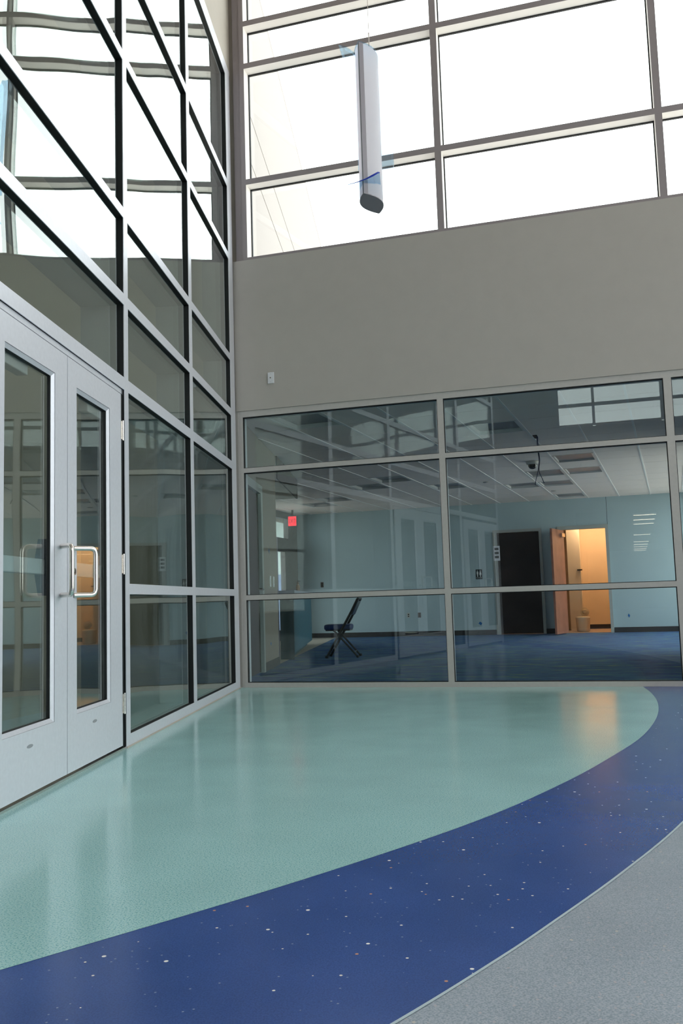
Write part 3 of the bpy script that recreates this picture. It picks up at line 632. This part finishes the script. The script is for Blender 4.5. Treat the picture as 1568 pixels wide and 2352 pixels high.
# reception counter, laminate panels
CT1 = mat('deep_teal_laminate', (.004, .035, .055, 1), .55); CT2 = mat('teal_laminate', (.018, .12, .18, 1), .5, noise=(5, .12)); CTT = mat('grey_countertop', (.30, .34, .38, 1), .4)
rc = tag(empty('reception_counter', (0, 0, 0)), 'teal reception counter running back along the tan floor', 'counter')
A, B_, C_, D_ = (-1.165, 4.357), (-.925, 4.32), (-2.12, 8.80), (-2.5, 8.8)
MB().prism([A, B_, (-.945, 4.40), (-1.185, 4.437)], .0, 1.0, CT1).build('end_panel', rc)
MB().prism([(-1.19, 4.44), (-.947, 4.41), C_, D_], .10, 1.0, CT2).build('body', rc)
MB().prism([(-1.19, 4.44), (-1.03, 4.44), (-2.2, 8.7), (-2.45, 8.7)], .0, .10, CT1).build('toe_kick', rc)
MB().prism([(-1.20, 4.32), (-.89, 4.29), (-2.08, 8.86), (-2.55, 8.86)], 1.0, 1.09, CTT).build('countertop', rc)
pp = MB().box((-1.205, 4.24, 0), (-1.150, 4.285, 1.95), mat('pale_mauve_panel', (.30, .27, .31, 1), .5), .003).build('partition_panel'); tag(pp, 'tall narrow pale partition panel at the near end of the counter', 'partition')
q = MB(); q.lathe([(.028, 0), (.034, .01), (.034, .10), (.014, .135), (.014, .15), (.02, .152), (.02, .165), (.004, .17)], mat('amber_plastic', (.30, .17, .09, 1), .35), (0, 0, 0), 16)
q.tube([(0, 0, .16), (0, 0, .19), (.045, 0, .19)], .006, OUTB, 8)
o = q.build('pump_bottle'); o.location = (-1.53, 6.3, 1.09); tag(o, 'small amber pump bottle standing on the counter', 'bottle')
# folding chair
fc = tag(empty('folding_chair', (-.262, 4.80, 0), math.radians(9)), 'black framed folding chair with a blue seat, seen from the side', 'chair')
CHB = mat('black_chair_frame', (.012, .011, .013, 1), .35, 0, .5); CHS = mat('navy_seat_vinyl', (.012, .035, .14, 1), .4); CHP = mat('chair_back_shell', (.05, .06, .08, 1), .2)
for sy in (-.23, .23):
    q = MB(); q.tube([(-.235, sy, .012), (-.08, sy, .28), (.06, sy, .52), (.18, sy, .73), (.27, sy, .90), (.282, sy, .925)], .020, CHB, 10); q.build('front_leg_and_back_post', fc)
    yy = sy*.86
    q = MB(); q.tube([(.255, yy, .012), (.12, yy, .17), (-.04, yy, .35), (-.12, yy, .435)], .016, CHB, 10); q.build('rear_leg', fc)
    for sx in (-.24, .26):
        q = MB(); q.tube([(sx, sy if sx < 0 else yy, 0), (sx+(.008 if sx < 0 else -.008), sy if sx < 0 else yy, .035)], .025, BLACK, 10); q.build('foot_cap', fc)
q = MB(); q.box((-.275, -.205, .44), (.155, .205, .525), CHS, .028); q.build('seat', fc)
q = MB(); q.box((-.25, -.20, .425), (.14, .20, .445), CHB, .004); q.build('seat_pan', fc)
q = MB(); q.prism([(.155, .685), (.262, .898), (.288, .888), (.185, .672)], -.215, .215, CHP, 'y'); q.build('backrest', fc)
q = MB(); q.tube([(.285, -.23, .925), (.285, .23, .925)], .018, CHB, 10); q.build('top_rail', fc)
for (x_, z_, y_) in ((-.165, .14, .23), (.19, .085, .198)): q = MB(); q.tube([(x_, -y_, z_), (x_, y_, z_)], .010, CHB, 8); q.build('stretcher', fc)
# dome camera
dc = tag(empty('security_camera', (2.80, 5.745, CZ)), 'dome security camera with a dark bubble on the far room ceiling', 'camera')
q = MB(); q.lathe([(.105, 0), (.105, -.022), (.095, -.045), (.075, -.052)], mat('dome_base', (.62, .6, .58, 1), .4)); q.build('base', dc)
q = MB(); q.lathe([(.075, -.05), (.073, -.075), (.062, -.10), (.042, -.118), (.018, -.126), (.002, -.128)], mat('dome_smoke', (.03, .02, .02, 1), .08, 0, .8)); q.build('dome', dc)
# blue data cables out of the ceiling
hole = MB().box((2.99, 3.30, CZ-.002), (3.05, 3.56, CZ+.003), BLACK).build('open_slot', None); hole.parent = None
tag(hole, 'black slot where two blue cables drop from the ceiling', 'slot')
CB = mat('blue_cable', (.012, .03, .10, 1), .5)
def atpx(tab, lab):
    q = MB(); q.tube([tuple(p) for p in catmull(tab, 6)], .005, CB, 6); o = q.build('data_cable'); tag(o, lab, 'cable'); return o
atpx([(3.04, 3.43, CZ+.01), (3.04, 3.43, 2.92), (3.053, 3.43, 2.76), (3.03, 3.43, 2.60), (2.995, 3.43, 2.47), (2.985, 3.43, 2.41)], 'blue data cable hanging from the ceiling, end curling left')
atpx([(3.05, 3.44, CZ+.01), (3.05, 3.44, 2.92), (3.062, 3.44, 2.76), (3.045, 3.44, 2.61), (3.085, 3.44, 2.49), (3.105, 3.44, 2.43)], 'blue data cable hanging from the ceiling, end curling right')
# small smoke sensor and sprinkler discs
for (x, y, lab) in ((1.75, 8.0, 'small flat ceiling sensor left of the dome camera'), (2.9, 10.2, 'small flat ceiling sensor near the pale blue wall')):
    q = MB(); q.lathe([(.06, 0), (.05, -.012), (.01, -.015)], mat('sensor', (.5, .48, .46, 1), .5)); o = q.build('ceiling_sensor'); o.location = (x, y, CZ); tag(o, lab, 'sensor')
# ------------------------------------------------------------------ pendant lantern
pc = Vector((2.128, -2.022)); pe = tag(empty('pendant_lantern', (pc.x, pc.y, 4.233)), 'long white lens shaped hanging lantern wrapped in clear blue sheets', 'lamp')
axis = Vector((.055, 1, 0)).normalized(); side = Vector((axis.y, -axis.x, 0))
ACR = bpy.data.materials.new('white_translucent_acrylic'); ACR.use_nodes = True; nt = ACR.node_tree; P = nt.nodes['Principled BSDF']
P.inputs['Base Color'].default_value = (.95, .92, .95, 1); P.inputs['Roughness'].default_value = .35
N = nt.nodes.new; tl = N('ShaderNodeBsdfTranslucent'); tl.inputs[0].default_value = (1, .96, 1, 1); mx = N('ShaderNodeMixShader'); mx.inputs[0].default_value = .72
nt.links.new(P.outputs[0], mx.inputs[1]); nt.links.new(tl.outputs[0], mx.inputs[2]); nt.links.new(mx.outputs[0], nt.nodes['Material Output'].inputs[0])
GEDGE = mat('grey_edge_trim', (.26, .24, .27, 1), .45)
HL, HW, HT = .205, .092, 1.315
def lens(t, sgn): return axis*(-HL+2*HL*t)+side*(sgn*HW*(1-(2*t-1)**2))
NSEG = 18
for sgn, nm in ((-1, 'side_panel'), (1, 'side_panel')):
    b = MB(); k = b.mi(ACR); vs = []
    for i in range(NSEG+1):
        p = lens(i/NSEG, sgn); p2 = lens(i/NSEG, sgn)*.965
        vs.append([b.bm.verts.new((p.x, p.y, 0)), b.bm.verts.new((p.x, p.y, HT)), b.bm.verts.new((p2.x, p2.y, 0)), b.bm.verts.new((p2.x, p2.y, HT))])
    for i in range(NSEG):
        a, c = vs[i], vs[i+1]
        f = b.bm.faces.new((a[0], c[0], c[1], a[1])); f.material_index = k; f.smooth = True
    b.build(nm, pe)
# dark edge trim strips along the two pointed edges
for e0, sg in ((0, -1), (0, 1), (1, -1), (1, 1)):
    b = MB(); k = b.mi(GEDGE); vs = []
    tw = .045 if sg < 0 else .075
    for i in range(6):
        t = i/5*tw; t = t if e0 == 0 else 1-t; p = lens(t, sg)*1.012; p2 = lens(t, sg)*1.03
        vs.append([b.bm.verts.new((q_.x, q_.y, z)) for q_ in (p, p2) for z in (-.004, HT)])
    for i in range(5):
        a, c = vs[i], vs[i+1]
        for q4 in ((a[0], c[0], c[1], a[1]), (a[2], a[3], c[3], c[2]), (a[0], a[2], c[2], c[0]), (a[1], c[1], c[3], a[3])): f = b.bm.faces.new(q4); f.material_index = k
    bmesh.ops.recalc_face_normals(b.bm, faces=b.bm.faces[:]); b.build('edge_trim', pe)
pts = [lens(i/NSEG, 1)*1.03 for i in range(NSEG+1)]+[lens(i/NSEG, -1)*1.03 for i in range(NSEG-1, 0, -1)]
MB().prism([(p.x, p.y) for p in pts], -.008, .0, GEDGE).build('bottom_cap', pe)
BF = bpy.data.materials.new('clear_blue_sheet'); BF.use_nodes = True; nt = BF.node_tree; nt.nodes.clear(); N = nt.nodes.new
oo = N('ShaderNodeOutputMaterial'); tr = N('ShaderNodeBsdfTransparent'); tr.inputs[0].default_value = (.72, .85, .95, 1); g_ = N('ShaderNodeBsdfGlossy'); g_.inputs['Roughness'].default_value = .05
mx = N('ShaderNodeMixShader'); mx.inputs[0].default_value = .10; nt.links.new(tr.outputs[0], mx.inputs[1]); nt.links.new(g_.outputs[0], mx.inputs[2]); nt.links.new(mx.outputs[0], oo.inputs[0])
BE = mat('blue_sheet_edge', (.02, .05, .45, 1), .3)
vr = Vector((math.cos(YAW), -math.sin(YAW), 0)); vf = Vector((math.sin(YAW), math.cos(YAW), 0))   # the sheets hang turned to the lobby entrance side
def sheet(name, rows, edge=None):
    # rows: height, left, right, depth left, depth right (metres from the lantern centre)
    b = MB(); k = b.mi(BF); g = []
    for (z, l, r_, dl, dr_) in rows:
        g.append([b.bm.verts.new(tuple(vr*(l+(r_-l)*j/8)+vf*(dl+(dr_-dl)*j/8+.03*math.sin(j/8*math.pi))+Vector((0, 0, z+.02*math.sin(j/8*6))))) for j in range(9)])
    for i in range(len(g)-1):
        for j in range(8): f = b.bm.faces.new((g[i][j], g[i][j+1], g[i+1][j+1], g[i+1][j])); f.material_index = k; f.smooth = True
    o = b.build(name, pe); md = o.modifiers.new('t', 'SOLIDIFY'); md.thickness = .004
    return o
U = .003709   # metres per pixel of width at the lantern
rows = []
import bisect
key = [(1.50, -64, 2, 5), (1.42, -58, 14, 0), (1.32, -50, 24, 0), (1.22, -45, 34, 0), (1.0, -36, 50, 0), (.7, -30, 58, 0), (.42, -27, 59, 0), (.34, -27, 58, 0)]
for z, l, r_, _ in key: rows.append((z, l*U, r_*U, .12, .26))
sheet('blue_sheet', rows)
rows = [(.105, -52*U, 30*U, -.16, -.30), (.125, -40*U, 32*U, .05, -.02), (.13, -10*U, 30*U, .22, .16)]
b = MB(); k = b.mi(BE)
cpts = [(-.20, -.19, .075), (-.13, -.22, .077), (-.05, -.25, .09), (.0, -.27, .105), (.045, -.28, .125), (.06, -.27, .13)]
q = MB(); q.tube([tuple(vr*x+vf*y+Vector((0, 0, z))) for x, y, z in cpts], [.002, .003, .006, .008, .007, .004], BE, 8); o = q.build('blue_fin_edge', pe); o['label'] = 'deep blue edge of the lower fin'
b = MB(); k = b.mi(BF); g = []
for x, y, z in cpts: g.append([b.bm.verts.new(tuple(vr*x+vf*y+Vector((0, 0, z)))), b.bm.verts.new(tuple(vr*(x*.6+.05)+vf*(y+.34)+Vector((0, 0, z+.005))))])
for i in range(len(g)-1): f = b.bm.faces.new((g[i][0], g[i+1][0], g[i+1][1], g[i][1])); f.material_index = k
o = b.build('lower_fin', pe); md = o.modifiers.new('t', 'SOLIDIFY'); md.thickness = .004
q = MB(); q.prism([((lens(i/NSEG, 1)*1.06).x, (lens(i/NSEG, 1)*1.06).y) for i in range(NSEG+1)]+[((lens(i/NSEG, -1)*1.06).x, (lens(i/NSEG, -1)*1.06).y) for i in range(NSEG-1, 0, -1)], HT+.0, HT+.008, BF); q.build('top_plate', pe)
q = MB(); q.tube([(.02, .02, HT), (.02, .02, 8.8-4.233)], .003, STEEL, 6); q.tube([(.02, .02, HT), (.02, .02, HT+.22)], .0055, STEEL, 6); q.build('suspension_wire', pe)
print('objects', len(bpy.data.objects))
